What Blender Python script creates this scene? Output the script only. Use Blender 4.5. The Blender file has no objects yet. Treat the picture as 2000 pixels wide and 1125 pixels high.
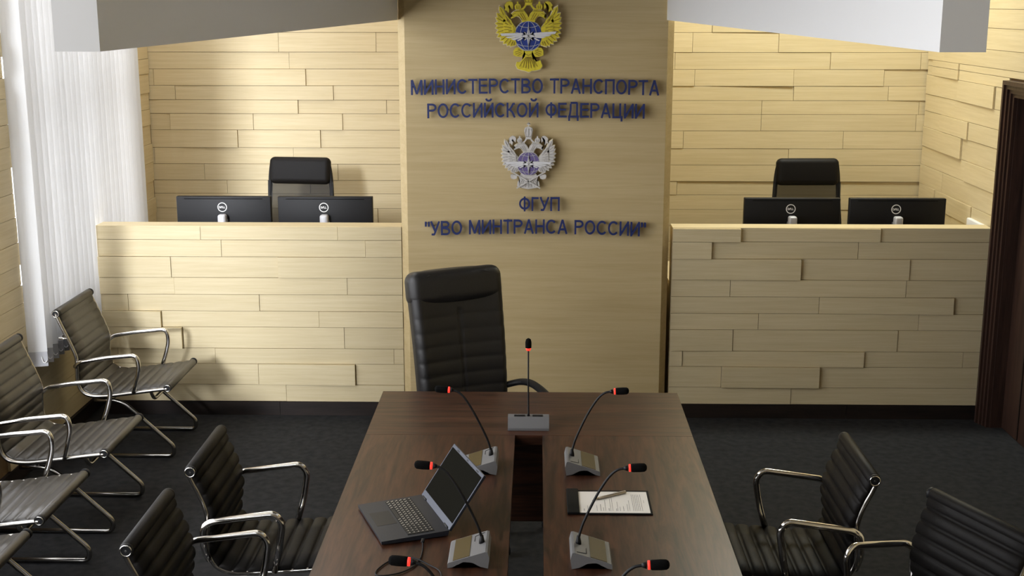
import bpy, bmesh, math, random
from mathutils import Vector, Matrix
random.seed(7)
S = bpy.context.scene
COL = S.collection
R = math.radians

# ------------------------------------------------------------------ helpers
class MB:
    """collects simple shapes in one bmesh and links them as ONE mesh object"""
    def __init__(s):
        s.bm = bmesh.new(); s.M = Matrix.Identity(4)
        s.lay = s.bm.verts.layers.float.new('rnd'); s.cur = 0.0; s.nudge = 0; s.hold = False
    def v(s, p):
        w = s.bm.verts.new(s.M @ Vector(p)); w[s.lay] = s.cur; return w
    def f(s, vs, smooth=False):
        try:
            fc = s.bm.faces.new(vs); fc.smooth = smooth; return fc
        except ValueError:
            return None
    def hexa(s, p):   # 8 points: bottom ring 0-3, top ring 4-7
        v = [s.v(q) for q in p]
        for q in ((3,2,1,0),(4,5,6,7),(0,1,5,4),(1,2,6,5),(2,3,7,6),(3,0,4,7)): s.f([v[i] for i in q])
    def box(s, x0, x1, y0, y1, z0, z1):
        s.hexa([(x0,y0,z0),(x1,y0,z0),(x1,y1,z0),(x0,y1,z0),(x0,y0,z1),(x1,y0,z1),(x1,y1,z1),(x0,y1,z1)])
    def rbox(s, c, size, r, seg=3, rot=None, taper=None):
        b = bmesh.new(); bmesh.ops.create_cube(b, size=1)
        for w in b.verts:
            w.co = Vector((w.co.x*size[0], w.co.y*size[1], w.co.z*size[2]))
            if taper and w.co.z > 0: w.co.x *= taper[0]; w.co.y *= taper[1]
        bmesh.ops.bevel(b, geom=list(b.edges), offset=r, segments=seg, profile=.5, affect='EDGES')
        m = Matrix.Translation(c) @ (rot.to_4x4() if rot else Matrix.Identity(4))
        mp = {w: s.v(m @ w.co) for w in b.verts}
        for fc in b.faces: s.f([mp[w] for w in fc.verts], True)
        b.free()
    def tube(s, pts, r, seg=10, closed=False, flat=1.0, upv=None):
        P = [Vector(p) for p in pts]; n = len(P); rings = []; prev = None
        for i in range(n):
            a = P[(i-1) % n] if (closed or i > 0) else P[i]
            b = P[(i+1) % n] if (closed or i < n-1) else P[i]
            t = (b-a).normalized()
            if prev is None:
                u = Vector(upv) if upv else (Vector((0,0,1)) if abs(t.z) < .9 else Vector((1,0,0)))
            else: u = prev
            u = (u - t*u.dot(t)).normalized(); prev = u; w = t.cross(u)
            rr = r[i] if isinstance(r, (list, tuple)) else r
            rings.append([s.v(P[i] + u*math.cos(2*math.pi*k/seg)*rr*flat + w*math.sin(2*math.pi*k/seg)*rr) for k in range(seg)])
        for i in range(n if closed else n-1):
            A, B = rings[i], rings[(i+1) % n]
            for k in range(seg): s.f([A[k], A[(k+1) % seg], B[(k+1) % seg], B[k]], True)
        if not closed: s.f(rings[0][::-1]); s.f(rings[-1])
    def lathe(s, c, prof, seg=20, axis='z'):
        """prof: (radius, height) pairs along the axis"""
        rings = []
        for r, h in prof:
            ring = []
            for k in range(seg):
                a = 2*math.pi*k/seg; x, y = r*math.cos(a), r*math.sin(a)
                p = (x, y, h) if axis == 'z' else ((y, h, x) if axis == 'y' else (h, x, y))
                ring.append(s.v(Vector(c)+Vector(p)))
            rings.append(ring)
        for A, B in zip(rings, rings[1:]):
            for k in range(seg): s.f([A[k], A[(k+1) % seg], B[(k+1) % seg], B[k]], True)
        s.f(rings[0][::-1]); s.f(rings[-1])
    def prism(s, poly, d0, d1):
        """2-D polygon (u,v) extruded from depth d0 to d1: maps to (u, -d, v) so that d grows towards -Y"""
        if not s.hold: s.nudge = (s.nudge+1) % 24
        d1 += s.nudge*5e-5
        ar = sum(poly[i][0]*poly[(i+1) % len(poly)][1]-poly[(i+1) % len(poly)][0]*poly[i][1] for i in range(len(poly)))
        if ar < 0: poly = poly[::-1]
        a = [s.v((u, -d0, v)) for u, v in poly]; b = [s.v((u, -d1, v)) for u, v in poly]
        f1 = s.f(b); f0 = s.f(a[::-1])
        for i in range(len(poly)):
            j = (i+1) % len(poly); s.f([a[i], a[j], b[j], b[i]])
        if len(poly) > 4:
            bmesh.ops.triangulate(s.bm, faces=[q for q in (f1, f0) if q], ngon_method='EAR_CLIP')
    def strip(s, pts, t, d0, d1):
        """polyline of width t as chained prisms (u,v)"""
        P = [Vector((p[0], p[1])) for p in pts]; n = len(P); L, Rr = [], []
        closed = (P[0]-P[-1]).length < 1e-6
        for i in range(n):
            if closed: a, b = P[i-1 if i else n-2], P[i+1 if i < n-1 else 1]
            else: a, b = P[max(i-1, 0)], P[min(i+1, n-1)]
            d1n = (P[i]-a).normalized() if (P[i]-a).length > 0 else (b-P[i]).normalized()
            d2n = (b-P[i]).normalized() if (b-P[i]).length > 0 else d1n
            m = Vector((-(d1n+d2n).y, (d1n+d2n).x))
            if m.length < 1e-6: m = Vector((-d1n.y, d1n.x))
            m.normalize(); c = max(.5, m.dot(Vector((-d1n.y, d1n.x))))
            L.append(P[i]+m*t/2/c); Rr.append(P[i]-m*t/2/c)
        s.nudge = (s.nudge+1) % 24; s.hold = True
        for i in range(n-1):
            s.prism([tuple(Rr[i]), tuple(Rr[i+1]), tuple(L[i+1]), tuple(L[i])], d0, d1)
        s.hold = False
    def build(s, name, mat, parent=None, label=None, loc=None):
        me = bpy.data.meshes.new(name)
        bmesh.ops.remove_doubles(s.bm, verts=list(s.bm.verts), dist=1e-6)
        bmesh.ops.recalc_face_normals(s.bm, faces=list(s.bm.faces))
        s.bm.to_mesh(me); s.bm.free()
        me.materials.append(mat)
        o = bpy.data.objects.new(name, me); COL.objects.link(o)
        if parent: o.parent = parent
        if label: o['label'] = label
        if loc: o.location = loc
        return o

def tag(o, label=None, cat=None, group=None, kind=None):
    if label: o['label'] = label
    if cat: o['category'] = cat
    if group: o['group'] = group
    if kind: o['kind'] = kind
    return o
def thing(name, label, cat, loc=(0,0,0), rz=0, group=None):
    o = bpy.data.objects.new(name, None); COL.objects.link(o)
    o.location = loc; o.rotation_euler = (0, 0, rz); o.empty_display_size = .1
    return tag(o, label, cat, group)
def struct(o, label, cat): return tag(o, label, cat, None, 'structure')
def dup(root, loc=None, rz=None, label=None):
    def cp(o, par):
        c = o.copy(); COL.objects.link(c)
        if par: c.parent = par
        for ch in list(o.children): cp(ch, c)
        return c
    r = cp(root, None)
    if loc: r.location = loc
    if rz is not None: r.rotation_euler = (0, 0, rz)
    if label: r['label'] = label
    return r
def spline(pts, n=8):
    """Catmull-Rom through points"""
    P = [Vector(p) for p in pts]; out = []
    for i in range(len(P)-1):
        p0, p1, p2 = P[max(i-1, 0)], P[i], P[i+1]; p3 = P[min(i+2, len(P)-1)]
        for k in range(n):
            t = k/n
            out.append(.5*((2*p1)+(p2-p0)*t+(2*p0-5*p1+4*p2-p3)*t*t+(3*p1-p0-3*p2+p3)*t**3))
    out.append(P[-1]); return out
def rounded(pts, r, n=5, closed=False):
    """polyline with corners rounded to radius ~r"""
    P = [Vector(p) for p in pts]; out = []; m = len(P)
    for i in range(m):
        if not closed and i in (0, m-1): out.append(P[i]); continue
        a, b, c = P[i-1], P[i], P[(i+1) % m]
        d1, d2 = (a-b), (c-b); k = min(r, d1.length*.49, d2.length*.49)
        q0, q2 = b+d1.normalized()*k, b+d2.normalized()*k
        for j in range(n+1):
            t = j/n; out.append(q0*(1-t)**2+b*2*t*(1-t)+q2*t*t)
    return out

# ------------------------------------------------------------------ materials
def lin(r, g, b):
    f = lambda c: (c/255/12.92) if c/255 <= .04045 else ((c/255+.055)/1.055)**2.4
    return (f(r), f(g), f(b), 1)
def mat(name, col, rough=.5, metal=0, spec=.5, bump=0, bscale=200, coat=0, var=0, vscale=8):
    m = bpy.data.materials.new(name); m.use_nodes = True; nt = m.node_tree; b = nt.nodes['Principled BSDF']
    b.inputs['Base Color'].default_value = col; b.inputs['Roughness'].default_value = rough
    b.inputs['Metallic'].default_value = metal; b.inputs['Specular IOR Level'].default_value = spec
    b.inputs['Coat Weight'].default_value = coat
    tc = nt.nodes.new('ShaderNodeTexCoord')
    if var:
        n = nt.nodes.new('ShaderNodeTexNoise'); n.inputs['Scale'].default_value = vscale; n.inputs['Detail'].default_value = 6
        nt.links.new(tc.outputs['Object'], n.inputs['Vector'])
        r = nt.nodes.new('ShaderNodeValToRGB')
        r.color_ramp.elements[0].position = .3; r.color_ramp.elements[1].position = .7
        r.color_ramp.elements[0].color = tuple(c*(1-var) for c in col[:3])+(1,)
        r.color_ramp.elements[1].color = tuple(min(1, c*(1+var)) for c in col[:3])+(1,)
        nt.links.new(n.outputs['Fac'], r.inputs['Fac']); nt.links.new(r.outputs['Color'], b.inputs['Base Color'])
    if bump:
        n = nt.nodes.new('ShaderNodeTexNoise'); n.inputs['Scale'].default_value = bscale; n.inputs['Detail'].default_value = 3
        nt.links.new(tc.outputs['Object'], n.inputs['Vector'])
        bp = nt.nodes.new('ShaderNodeBump'); bp.inputs['Strength'].default_value = bump; bp.inputs['Distance'].default_value = .002
        nt.links.new(n.outputs['Fac'], bp.inputs['Height']); nt.links.new(bp.outputs['Normal'], b.inputs['Normal'])
    return m
def wood(name, dark, light, scale, rough=.5, swirl=0, tint=.06, coat=0, fine=1.0):
    """grain stretched along the axis with the small scale number; 'rnd' shifts it plank by plank"""
    m = bpy.data.materials.new(name); m.use_nodes = True; nt = m.node_tree; b = nt.nodes['Principled BSDF']
    N = nt.nodes.new; Lk = nt.links.new
    tc = N('ShaderNodeTexCoord'); at = N('ShaderNodeAttribute'); at.attribute_name = 'rnd'
    mp = N('ShaderNodeMapping'); mp.inputs['Scale'].default_value = scale
    add = N('ShaderNodeVectorMath'); add.operation = 'MULTIPLY_ADD'; add.inputs[1].default_value = (37, 41, 29)
    Lk(at.outputs['Vector'], add.inputs[0]); Lk(tc.outputs['Object'], add.inputs[2])
    Lk(add.outputs[0], mp.inputs['Vector'])
    n1 = N('ShaderNodeTexNoise'); n1.inputs['Scale'].default_value = 1; n1.inputs['Detail'].default_value = 8
    n1.inputs['Roughness'].default_value = .65; n1.inputs['Distortion'].default_value = swirl
    Lk(mp.outputs['Vector'], n1.inputs['Vector'])
    mp2 = N('ShaderNodeMapping'); mp2.inputs['Scale'].default_value = tuple(4.2*c*fine for c in scale)
    Lk(add.outputs[0], mp2.inputs['Vector'])
    n2 = N('ShaderNodeTexNoise'); n2.inputs['Scale'].default_value = 1; n2.inputs['Detail'].default_value = 4
    Lk(mp2.outputs['Vector'], n2.inputs['Vector'])
    mx = N('ShaderNodeMath'); mx.operation = 'MULTIPLY_ADD'; mx.inputs[1].default_value = .35
    Lk(n2.outputs['Fac'], mx.inputs[0]); Lk(n1.outputs['Fac'], mx.inputs[2])
    rp = N('ShaderNodeValToRGB'); rp.color_ramp.elements[0].position = .5; rp.color_ramp.elements[1].position = .85
    rp.color_ramp.elements[0].color = dark; rp.color_ramp.elements[1].color = light
    Lk(mx.outputs[0], rp.inputs['Fac'])
    hs = N('ShaderNodeHueSaturation')
    ma = N('ShaderNodeMath'); ma.operation = 'MULTIPLY_ADD'; ma.inputs[1].default_value = tint*2; ma.inputs[2].default_value = 1-tint
    Lk(at.outputs['Fac'], ma.inputs[0]); Lk(ma.outputs[0], hs.inputs['Value']); Lk(rp.outputs['Color'], hs.inputs['Color'])
    Lk(hs.outputs['Color'], b.inputs['Base Color'])
    b.inputs['Roughness'].default_value = rough; b.inputs['Coat Weight'].default_value = coat; b.inputs['Specular IOR Level'].default_value = .35
    b.inputs['Coat Roughness'].default_value = .35
    bp = N('ShaderNodeBump'); bp.inputs['Strength'].default_value = .08; bp.inputs['Distance'].default_value = .001
    Lk(mx.outputs[0], bp.inputs['Height']); Lk(bp.outputs['Normal'], b.inputs['Normal'])
    return m
def emit(name, col, k):
    m = bpy.data.materials.new(name); m.use_nodes = True; b = m.node_tree.nodes['Principled BSDF']
    b.inputs['Base Color'].default_value = col; b.inputs['Emission Color'].default_value = col; b.inputs['Emission Strength'].default_value = k
    return m
OD, OL = (.58, .48, .285, 1), (.655, .555, .355, 1)
oak_x = wood('oak_along_x', OD, OL, (2.2, 60, 70), .5, tint=.035)
oak_y = wood('oak_along_y', OD, OL, (60, 2.2, 70), .5, tint=.035)
oak_panel = wood('oak_panel', (.52, .40, .205, 1), (.60, .475, .26, 1), (1.3, 30, 30), .5, swirl=.4)
wenge_x = wood('wenge_along_x', (.012, .005, .003, 1), (.080, .032, .017, 1), (2.2, 26, 26), .34, swirl=1.2, coat=0)
wenge_y = wood('wenge_along_y', (.012, .005, .003, 1), (.080, .032, .017, 1), (26, 2.4, 26), .34, swirl=1.2, coat=0)
wenge_z = wood('wenge_upright', (.022, .011, .008, 1), (.060, .030, .021, 1), (30, 30, 2), .45, swirl=.6)
plinth_m = wood('dark_plinth', (.010, .007, .006, 1), (.022, .014, .011, 1), (3, 3, 30), .45)
gap_m = mat('oak_joint_backing', (.16, .10, .045, 1), .8)
carpet = mat('charcoal_carpet', (.020, .0202, .0215, 1), .95, spec=.2, bump=.9, bscale=420, var=.35, vscale=26)
white_paint = mat('white_paint', (.78, .78, .78, 1), .6, bump=.05, bscale=90)
ceil_m = mat('ceiling_paint', (.52, .49, .43, 1), .8, bump=.05, bscale=60)
leather = mat('black_leather', (.008, .007, .0065, 1), .52, spec=.14, bump=.25, bscale=500)
leather_thin = mat('black_sling_leather', (.030, .0245, .0175, 1), .40, spec=.7, bump=.15, bscale=600)
leather_dk = mat('dark_exec_leather', (.012, .011, .011, 1), .45, spec=.5, bump=.25, bscale=300)
chrome = mat('chrome', (.82, .80, .77, 1), .13, metal=1, bump=.01, bscale=40)
dull_chrome = mat('dark_chrome', (.42, .40, .37, 1), .2, metal=1, bump=.01, bscale=40)
black_pl = mat('black_plastic', (.008, .008, .009, 1), .5, spec=.25, bump=.08, bscale=300)
foam = mat('black_foam', (.004, .004, .004, 1), .95, spec=.1, bump=1, bscale=900)
silver_pl = mat('silver_plastic', (.155, .155, .158, 1), .5, metal=0, spec=.3, bump=.05, bscale=300)
post_m = mat('light_silver_plastic', (.50, .50, .52, 1), .4, metal=.2)
grey_pl = mat('grey_plastic', (.13, .13, .135, 1), .4, bump=.05, bscale=300)
glass_scr = mat('dark_display_glass', (.010, .0095, .0075, 1), .5, spec=0)
bronze_scr = mat('bronze_display_glass', (.075, .054, .020, 1), .35, spec=.08)
lap_m = mat('graphite_metal', (.022, .026, .037, 1), .42, metal=.35, bump=.04, bscale=400)
lap_bez = mat('graphite_bezel', (.036, .042, .064, 1), .42, metal=.3)
key_m = mat('black_keys', (.012, .011, .010, 1), .5)
legend_m = mat('key_legends', (.62, .58, .50, 1), .6)
paper_m = mat('white_paper', (.80, .77, .72, 1), .7, bump=.03, bscale=100)
ink_m = mat('printed_ink', (.10, .09, .09, 1), .8)
steel_pen = mat('brushed_steel', (.42, .36, .27, 1), .28, metal=.85)
leatherette = mat('black_leatherette', (.006, .006, .006, 1), .7, spec=.12, bump=.1, bscale=300)
pocket_m = mat('grey_hem_fabric', (.42, .42, .44, 1), .7)
navy = mat('navy_letter', (.012, .025, .13, 1), .45)
gold = mat('gold_paint', (.72, .60, .035, 1), .45, var=.15, vscale=60)
gold_dk = mat('gold_dark_line', (.30, .20, .015, 1), .5)  # darker gold for the raised feather, crown and tail lines
cream = mat('cream_edge', (.72, .64, .46, 1), .5)
blue = mat('blue_enamel', (.018, .045, .27, 1), .4)
silver_p = mat('silver_relief', (.66, .64, .62, 1), .4, metal=.25, var=.12, vscale=60)
silver_dk = mat('silver_dark_line', (.36, .34, .32, 1), .5)  # darker silver for the raised lines of the second emblem
violet = mat('violet_enamel', (.15, .115, .29, 1), .4)
white_en = mat('white_enamel', (.74, .74, .76, 1), .4)
line_en = mat('meridian_line', (.52, .53, .50, 1), .4)
logo_w = mat('white_logo', (.82, .82, .82, 1), .4)
red_glow = emit('red_ring_light', (1, .035, .022, 1), 1.4)
clear_pl = mat('clear_chain_plastic', (.85, .85, .85, 1), .2)
alu = mat('white_window_frame', (.75, .75, .75, 1), .4)
def blind_mat():
    m = bpy.data.materials.new('translucent_white_fabric'); m.use_nodes = True; nt = m.node_tree
    nt.nodes.remove(nt.nodes['Principled BSDF']); out = nt.nodes['Material Output']
    d = nt.nodes.new('ShaderNodeBsdfDiffuse'); t = nt.nodes.new('ShaderNodeBsdfTranslucent'); x = nt.nodes.new('ShaderNodeMixShader')
    n = nt.nodes.new('ShaderNodeTexNoise'); n.inputs['Scale'].default_value = 260
    tc = nt.nodes.new('ShaderNodeTexCoord'); nt.links.new(tc.outputs['Object'], n.inputs['Vector'])
    r = nt.nodes.new('ShaderNodeValToRGB'); r.color_ramp.elements[0].color = (.83, .83, .83, 1); r.color_ramp.elements[1].color = (.86, .86, .86, 1)
    nt.links.new(n.outputs['Fac'], r.inputs['Fac'])
    nt.links.new(r.outputs['Color'], d.inputs['Color']); nt.links.new(r.outputs['Color'], t.inputs['Color'])
    x.inputs['Fac'].default_value = .4
    nt.links.new(d.outputs[0], x.inputs[1]); nt.links.new(t.outputs[0], x.inputs[2]); nt.links.new(x.outputs[0], out.inputs['Surface'])
    return m
blind_m = blind_mat()
def see_through(name, col, fac, rough):
    m = bpy.data.materials.new(name); m.use_nodes = True; nt = m.node_tree
    b = nt.nodes['Principled BSDF']; b.inputs['Base Color'].default_value = col; b.inputs['Roughness'].default_value = rough
    t = nt.nodes.new('ShaderNodeBsdfTransparent'); x = nt.nodes.new('ShaderNodeMixShader'); x.inputs['Fac'].default_value = fac
    nt.links.new(t.outputs[0], x.inputs[1]); nt.links.new(b.outputs[0], x.inputs[2])
    nt.links.new(x.outputs[0], nt.nodes['Material Output'].inputs['Surface'])
    return m
mesh_m = see_through('black_mesh_fabric', (.012, .012, .012, 1), .86, .7)
pane_m = see_through('window_glass', (.9, .95, .95, 1), .06, .05)

# ------------------------------------------------------------------ the setting
XL, XR, YB, YF, ZC = -2.46, 2.42, 7.98, -6.5, 3.5
m = MB(); m.box(XL-.4, XR+.4, YF-.2, YB+.3, -.1, 0)
struct(m.build('floor', carpet), 'charcoal grey carpet covering the whole floor', 'floor')
m = MB(); m.box(XL-.4, XR+.4, YF-.2, YB+.3, ZC, ZC+.1)
struct(m.build('ceiling', ceil_m), 'plain white ceiling above the frame', 'ceiling')

def cladding(mb, toP, u0, u1, rows, joints, proud, hole=None):
    """planks between row heights; toP(u, n, z) -> point; proud[i][j] = (left, right) stand-out of plank j of row i"""
    g = .0012
    for i in range(len(rows)-1):
        z1, z0 = rows[i], rows[i+1]
        js = [u0]+list(joints[i] if i < len(joints) else [])+[u1]
        for j in range(len(js)-1):
            a, b = js[j], js[j+1]
            dl, dr = proud(i, j, len(js)-1)
            spans = [(a, b, z0, z1)]
            if hole:
                h0, h1, k0, k1 = hole; spans = []
                zs = [z for z in (z0, max(z0, min(z1, k0)), max(z0, min(z1, k1)), z1)]
                for za, zb in zip(zs, zs[1:]):
                    if zb-za < 1e-4: continue
                    if za >= k0-1e-5 and zb <= k1+1e-5:
                        if a < h0: spans.append((a, min(b, h0), za, zb))
                        if b > h1: spans.append((max(a, h1), b, za, zb))
                    else: spans.append((a, b, za, zb))
            mb.cur = random.random()
            for ua, ub, za, zb in spans:
                if ub-ua < .004: continue
                fa = dl+(dr-dl)*(ua-a)/(b-a); fb = dl+(dr-dl)*(ub-a)/(b-a)
                p = lambda u, n, z: toP(u, n, z)
                mb.hexa([p(ua+g, fa, za+g), p(ub-g, fb, za+g), p(ub-g, -.004, za+g), p(ua+g, -.004, za+g),
                         p(ua+g, fa, zb-g), p(ub-g, fb, zb-g), p(ub-g, -.004, zb-g), p(ua+g, -.004, zb-g)])
ZR = [3.49, 3.38, 3.28, 3.18, 3.09, 2.99, 2.90, 2.79, 2.69, 2.58, 2.47, 2.36, 2.25, 2.14, 2.033, 1.912, 1.808, 1.705, 1.616, 1.53, 1.427, 1.315, 1.211, 1.107, 1.02, .926, .821, .72, .61, .50, .40, .29, .178, .078]
def joints_for(known, first, n, u0, u1):
    out = []
    for i in range(n):
        k = i-first
        if 0 <= k < len(known): out.append(sorted(known[k]))
        else:
            a = u0+random.uniform(.3, 1.2); l = []
            while a < u1-.2: l.append(a); a += random.uniform(.6, 1.4)
            out.append(l)
    return out
KEEP = {}
def rnd_proud(lo, hi, special=None, first=0):
    def f(i, j, n):
        s = (special or {}).get((i-first, j))
        if s: return s
        a = random.uniform(lo, hi); return (a, max(.003, min(hi, a+random.uniform(-.004, .004))))
    return f
# back wall
m = MB(); m.box(XL-.3, XR+.3, YB, YB+.2, 0, ZC); bw = m.build('wall_back', gap_m)
struct(bw, 'back wall clad in pale oak planks with raised boards', 'wall')
BL = [[-1.622, -1.012], [-1.56], [-2.419, -1.458], [-2.288, -1.287], [-1.513, -.955], [-2.332, -1.802, -1.234], [-1.905, -1.378], [-2.444, -1.555], [-2.128, -1.274], [-1.987, -1.454], [-1.719], [-1.026]]
BR = [[.956, 1.488], [.85, 1.812, 2.369], [.975, 1.589, 2.149], [1.594, 2.182], [1.399, 2.378], [1.399, 2.364], [.915, 1.917], [1.58], [], [.884], [1.494, 2.011], []]
known = [a+[0]+b for a, b in zip(BL, BR)]
sp = {(2, 1): (.008, .020), (3, 1): (.006, .020), (4, 0): (.006, .019), (5, 2): (.006, .019), (6, 0): (.006, .017), (6, 1): (.006, .018), (2, 4): (.006, .015), (6, 3): (.005, .013)}
m = MB(); cladding(m, lambda u, n, z: (u, YB-n, z), XL, XR, ZR, joints_for(known, 14, len(ZR)-1, XL, XR), rnd_proud(.005, .012, sp, 14))
m.build('plank_cladding', oak_x, bw)
# left wall with three window openings
WIN = [(5.805, 7.40, .66, 2.75), (-.4, 5.48, .55, 3.4), (-4.2, -2.8, .6, 2.3)]
m = MB()
def wall_with_holes(mb, x0, x1, y0, y1, holes):
    hs = sorted(holes); y = y0
    for a, b, k0, k1 in hs:
        mb.box(x0, x1, y, a, 0, ZC); mb.box(x0, x1, a, b, 0, k0); mb.box(x0, x1, a, b, k1, ZC); y = b
    mb.box(x0, x1, y, y1, 0, ZC)
wall_with_holes(m, XL-.12, XL, YF, YB, WIN); wl = m.build('wall_left', gap_m)
struct(wl, 'left wall with pale oak planks around the windows', 'wall')
ZL = [3.49, 3.38, 3.28, 3.18, 3.09, 2.99, 2.88, 2.78, 2.66, 2.56, 2.46, 2.36, 2.27, 2.178, 2.079, 1.967, 1.872, 1.779, 1.661, 1.559, 1.460, 1.340, 1.225, 1.106, .997, .90, .815, .701, .60, .50, .40, .29, .178, .078]
def left_seg(mb, y0, y1):
    cladding(mb, lambda u, n, z: (XL+n, u, z), y0, y1, ZL, joints_for([], 0, len(ZL)-1, y0, y1), rnd_proud(.004, .018))
m = MB(); left_seg(m, 5.485, 5.80); left_seg(m, 7.44, YB-.02)
cladding(m, lambda u, n, z: (XL+n, u, z), 5.80, 7.44, [.655, .61, .50, .40, .29, .178, .078], [[6.4], [6.12, 6.9], [6.5, 7.1], [6.05, 6.9], [6.5, 7.2], [6.2, 7.0]], rnd_proud(.003, .010))
m.build('plank_cladding', oak_y, wl)
# right wall
DY0, DY1, DZ = 5.15, 6.44, 1.75
m = MB()
m.box(XR, XR+.25, YF, DY0, 0, ZC); m.box(XR, XR+.25, DY0, DY1, DZ, ZC); m.box(XR, XR+.25, DY1, YB, 0, ZC)
wr = m.build('wall_right', gap_m); struct(wr, 'right wall clad in pale oak planks around the dark door', 'wall')
RJ = {k+5: v for k, v in {11: [7.36, 7.86], 12: [6.76, 7.37], 13: [7.4], 14: [7.13, 7.65], 15: [7.22], 16: [7.14], 17: [7.52], 18: [6.97, 7.63], 19: [7.3], 20: [6.8, 7.6]}.items()}
def rp(i, j, n):
    a = random.uniform(.004, .010)
    if (i, j) in ((16, 1), (17, 1), (20, 1), (23, 1), (19, 1), (23, 2)): return (.018, .012)
    return (a, a+.003)
m = MB(); cladding(m, lambda u, n, z: (XR-n, u, z), 4.4, YB-.02, ZL, [RJ.get(i, [5.2+random.random()*.8, 6.7+random.random()]) for i in range(len(ZL)-1)], rp, (DY0-.12, DY1+.13, 0, DZ+.085))
m.build('plank_cladding', oak_y, wr)
m = MB(); m.box(XR-.012, XR, YF, 4.4, .078, ZC); m.build('flat_panelling', oak_y, wr)
# wall behind the camera
m = MB(); m.box(XL-.3, XR+.3, YF-.2, YF, 0, ZC)
struct(m.build('wall_front', oak_panel), 'plain oak wall behind the viewpoint', 'wall')
# central pillar with chamfered edges
PX0, PX1, PYF, PYB = -.721, .693, 6.54, 6.578
m = MB()
pl = [(PX0, YB), (PX0, PYB), (PX0+.037, PYF), (PX1-.035, PYF), (PX1, PYB), (PX1, YB)]
a = [m.v((x, y, 0)) for x, y in pl]; b = [m.v((x, y, ZC)) for x, y in pl]
for i in range(6): m.f([a[i], a[(i+1) % 6], b[(i+1) % 6], b[i]])
m.f(a[::-1]); m.f(b)
pil = m.build('wall_center', oak_panel); struct(pil, 'tall oak veneer pillar with chamfered edges carrying blue letters', 'wall')
# baseboards
m = MB(); m.box(XL, XL+.018, YF, YB-.02, 0, .076)
struct(m.build('baseboard_left', plinth_m), 'dark wood baseboard along the left wall', 'baseboard')
m = MB(); m.box(XR-.018, XR, YF, DY0-.12, 0, .076)
struct(m.build('baseboard_right', plinth_m), 'dark wood baseboard along the right wall', 'baseboard')
# windows
def window(i, y0, y1, z0, z1, mull, trans):
    x0, x1 = XL-.115, XL-.075; m = MB()
    t = .05
    m.box(x0, x1, y0, y0+t, z0, z1); m.box(x0, x1, y1-t, y1, z0, z1)
    m.box(x0, x1, y0+t, y1-t, z0, z0+t); m.box(x0, x1, y0+t, y1-t, z1-t, z1)
    for q in mull: m.box(x0, x1, q-.035, q+.035, z0+t, z1-t)
    for q in trans:
        ed = [y0+t]+[w for c in mull for w in (c-.035, c+.035)]+[y1-t]
        for e0, e1 in zip(ed[::2], ed[1::2]): m.box(x0, x1, e0, e1, q-.035, q+.035)
    o = m.build('window_%d' % i, alu); struct(o, ('white framed window behind the vertical blind in the left wall', 'tall white framed window in the left wall beside the table, outside the photo', 'white framed window in the left wall behind the viewpoint')[i-1], 'window')
    g = MB(); g.box(XL-.097, XL-.093, y0+t*.6, y1-t*.6, z0+t*.6, z1-t*.6); g.build('pane', pane_m, o)
    if i == 1: return
    s = MB(); s.box(XL-.075, XL-.004, y0+.002, y1-.002, z0-.02+.022, z0+.016); s.build('sill', white_paint, o)
window(1, *WIN[0], [6.30, 6.85], [1.75])
window(2, *WIN[1], [1.4], [])
window(3, *WIN[2], [], [])
# door with stepped frame
df = MB()
st = [(0, .055), (.026, .045), (.050, .035), (.074, .025)]      # steps towards the opening: offset, stand-out
for k, (o_, d_) in enumerate(st):
    w_ = .021
    y1, y0, zt = DY1+.10-o_, DY0-.10+o_, DZ+.075-o_*.8
    x0 = XR-d_
    df.box(x0, XR+.10, y1-w_, y1, 0, zt); df.box(x0, XR+.10, y0, y0+w_, 0, zt); df.box(x0, XR+.10, y0+w_, y1-w_, zt-w_, zt)
    df.box(x0+.018, XR+.10, y1-w_-.006, y1-w_, 0, zt-w_); df.box(x0+.018, XR+.10, y0+w_, y0+w_+.006, 0, zt-w_)
dfo = df.build('trim_1', wenge_z); struct(dfo, 'stepped dark wood door frame on the right wall', 'door frame')
m = MB(); m.box(XR+.055, XR+.10, DY0+.005, DY1-.005, .004, DZ-.005)
door = m.build('door_1', wenge_z); struct(door, 'dark wenge door in the right wall', 'door')
m = MB(); m.box(XR+.05, XR+.0548, DY1-.23, DY1-.222, .01, DZ-.01); m.box(XR+.05, XR+.0548, DY0+.22, DY0+.228, .01, DZ-.01); m.build('groove_moulding', plinth_m, door)
m = MB(); m.tube(rounded([(XR+.056, DY0+.09, .95), (XR-.0, DY0+.09, .95), (XR-.0, DY0+.22, .95)], .02), .009); m.build('door_handle', chrome, door)

# hanging ceiling baffles on both sides of the table
for x0, x1, lab in ((-.795, -.72, 'white hanging ceiling baffle left of the pillar, its inner side in shade'),
                    (.65, .725, 'white hanging ceiling baffle right of the pillar, its inner side lit')):
    m = MB(); m.box(x0, x1, 2.09, 6.575 if x0 < 0 else 6.535, 2.125, ZC)
    tag(m.build('ceiling_baffle', white_paint), lab, 'ceiling panel', 'hanging ceiling baffles')

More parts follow.
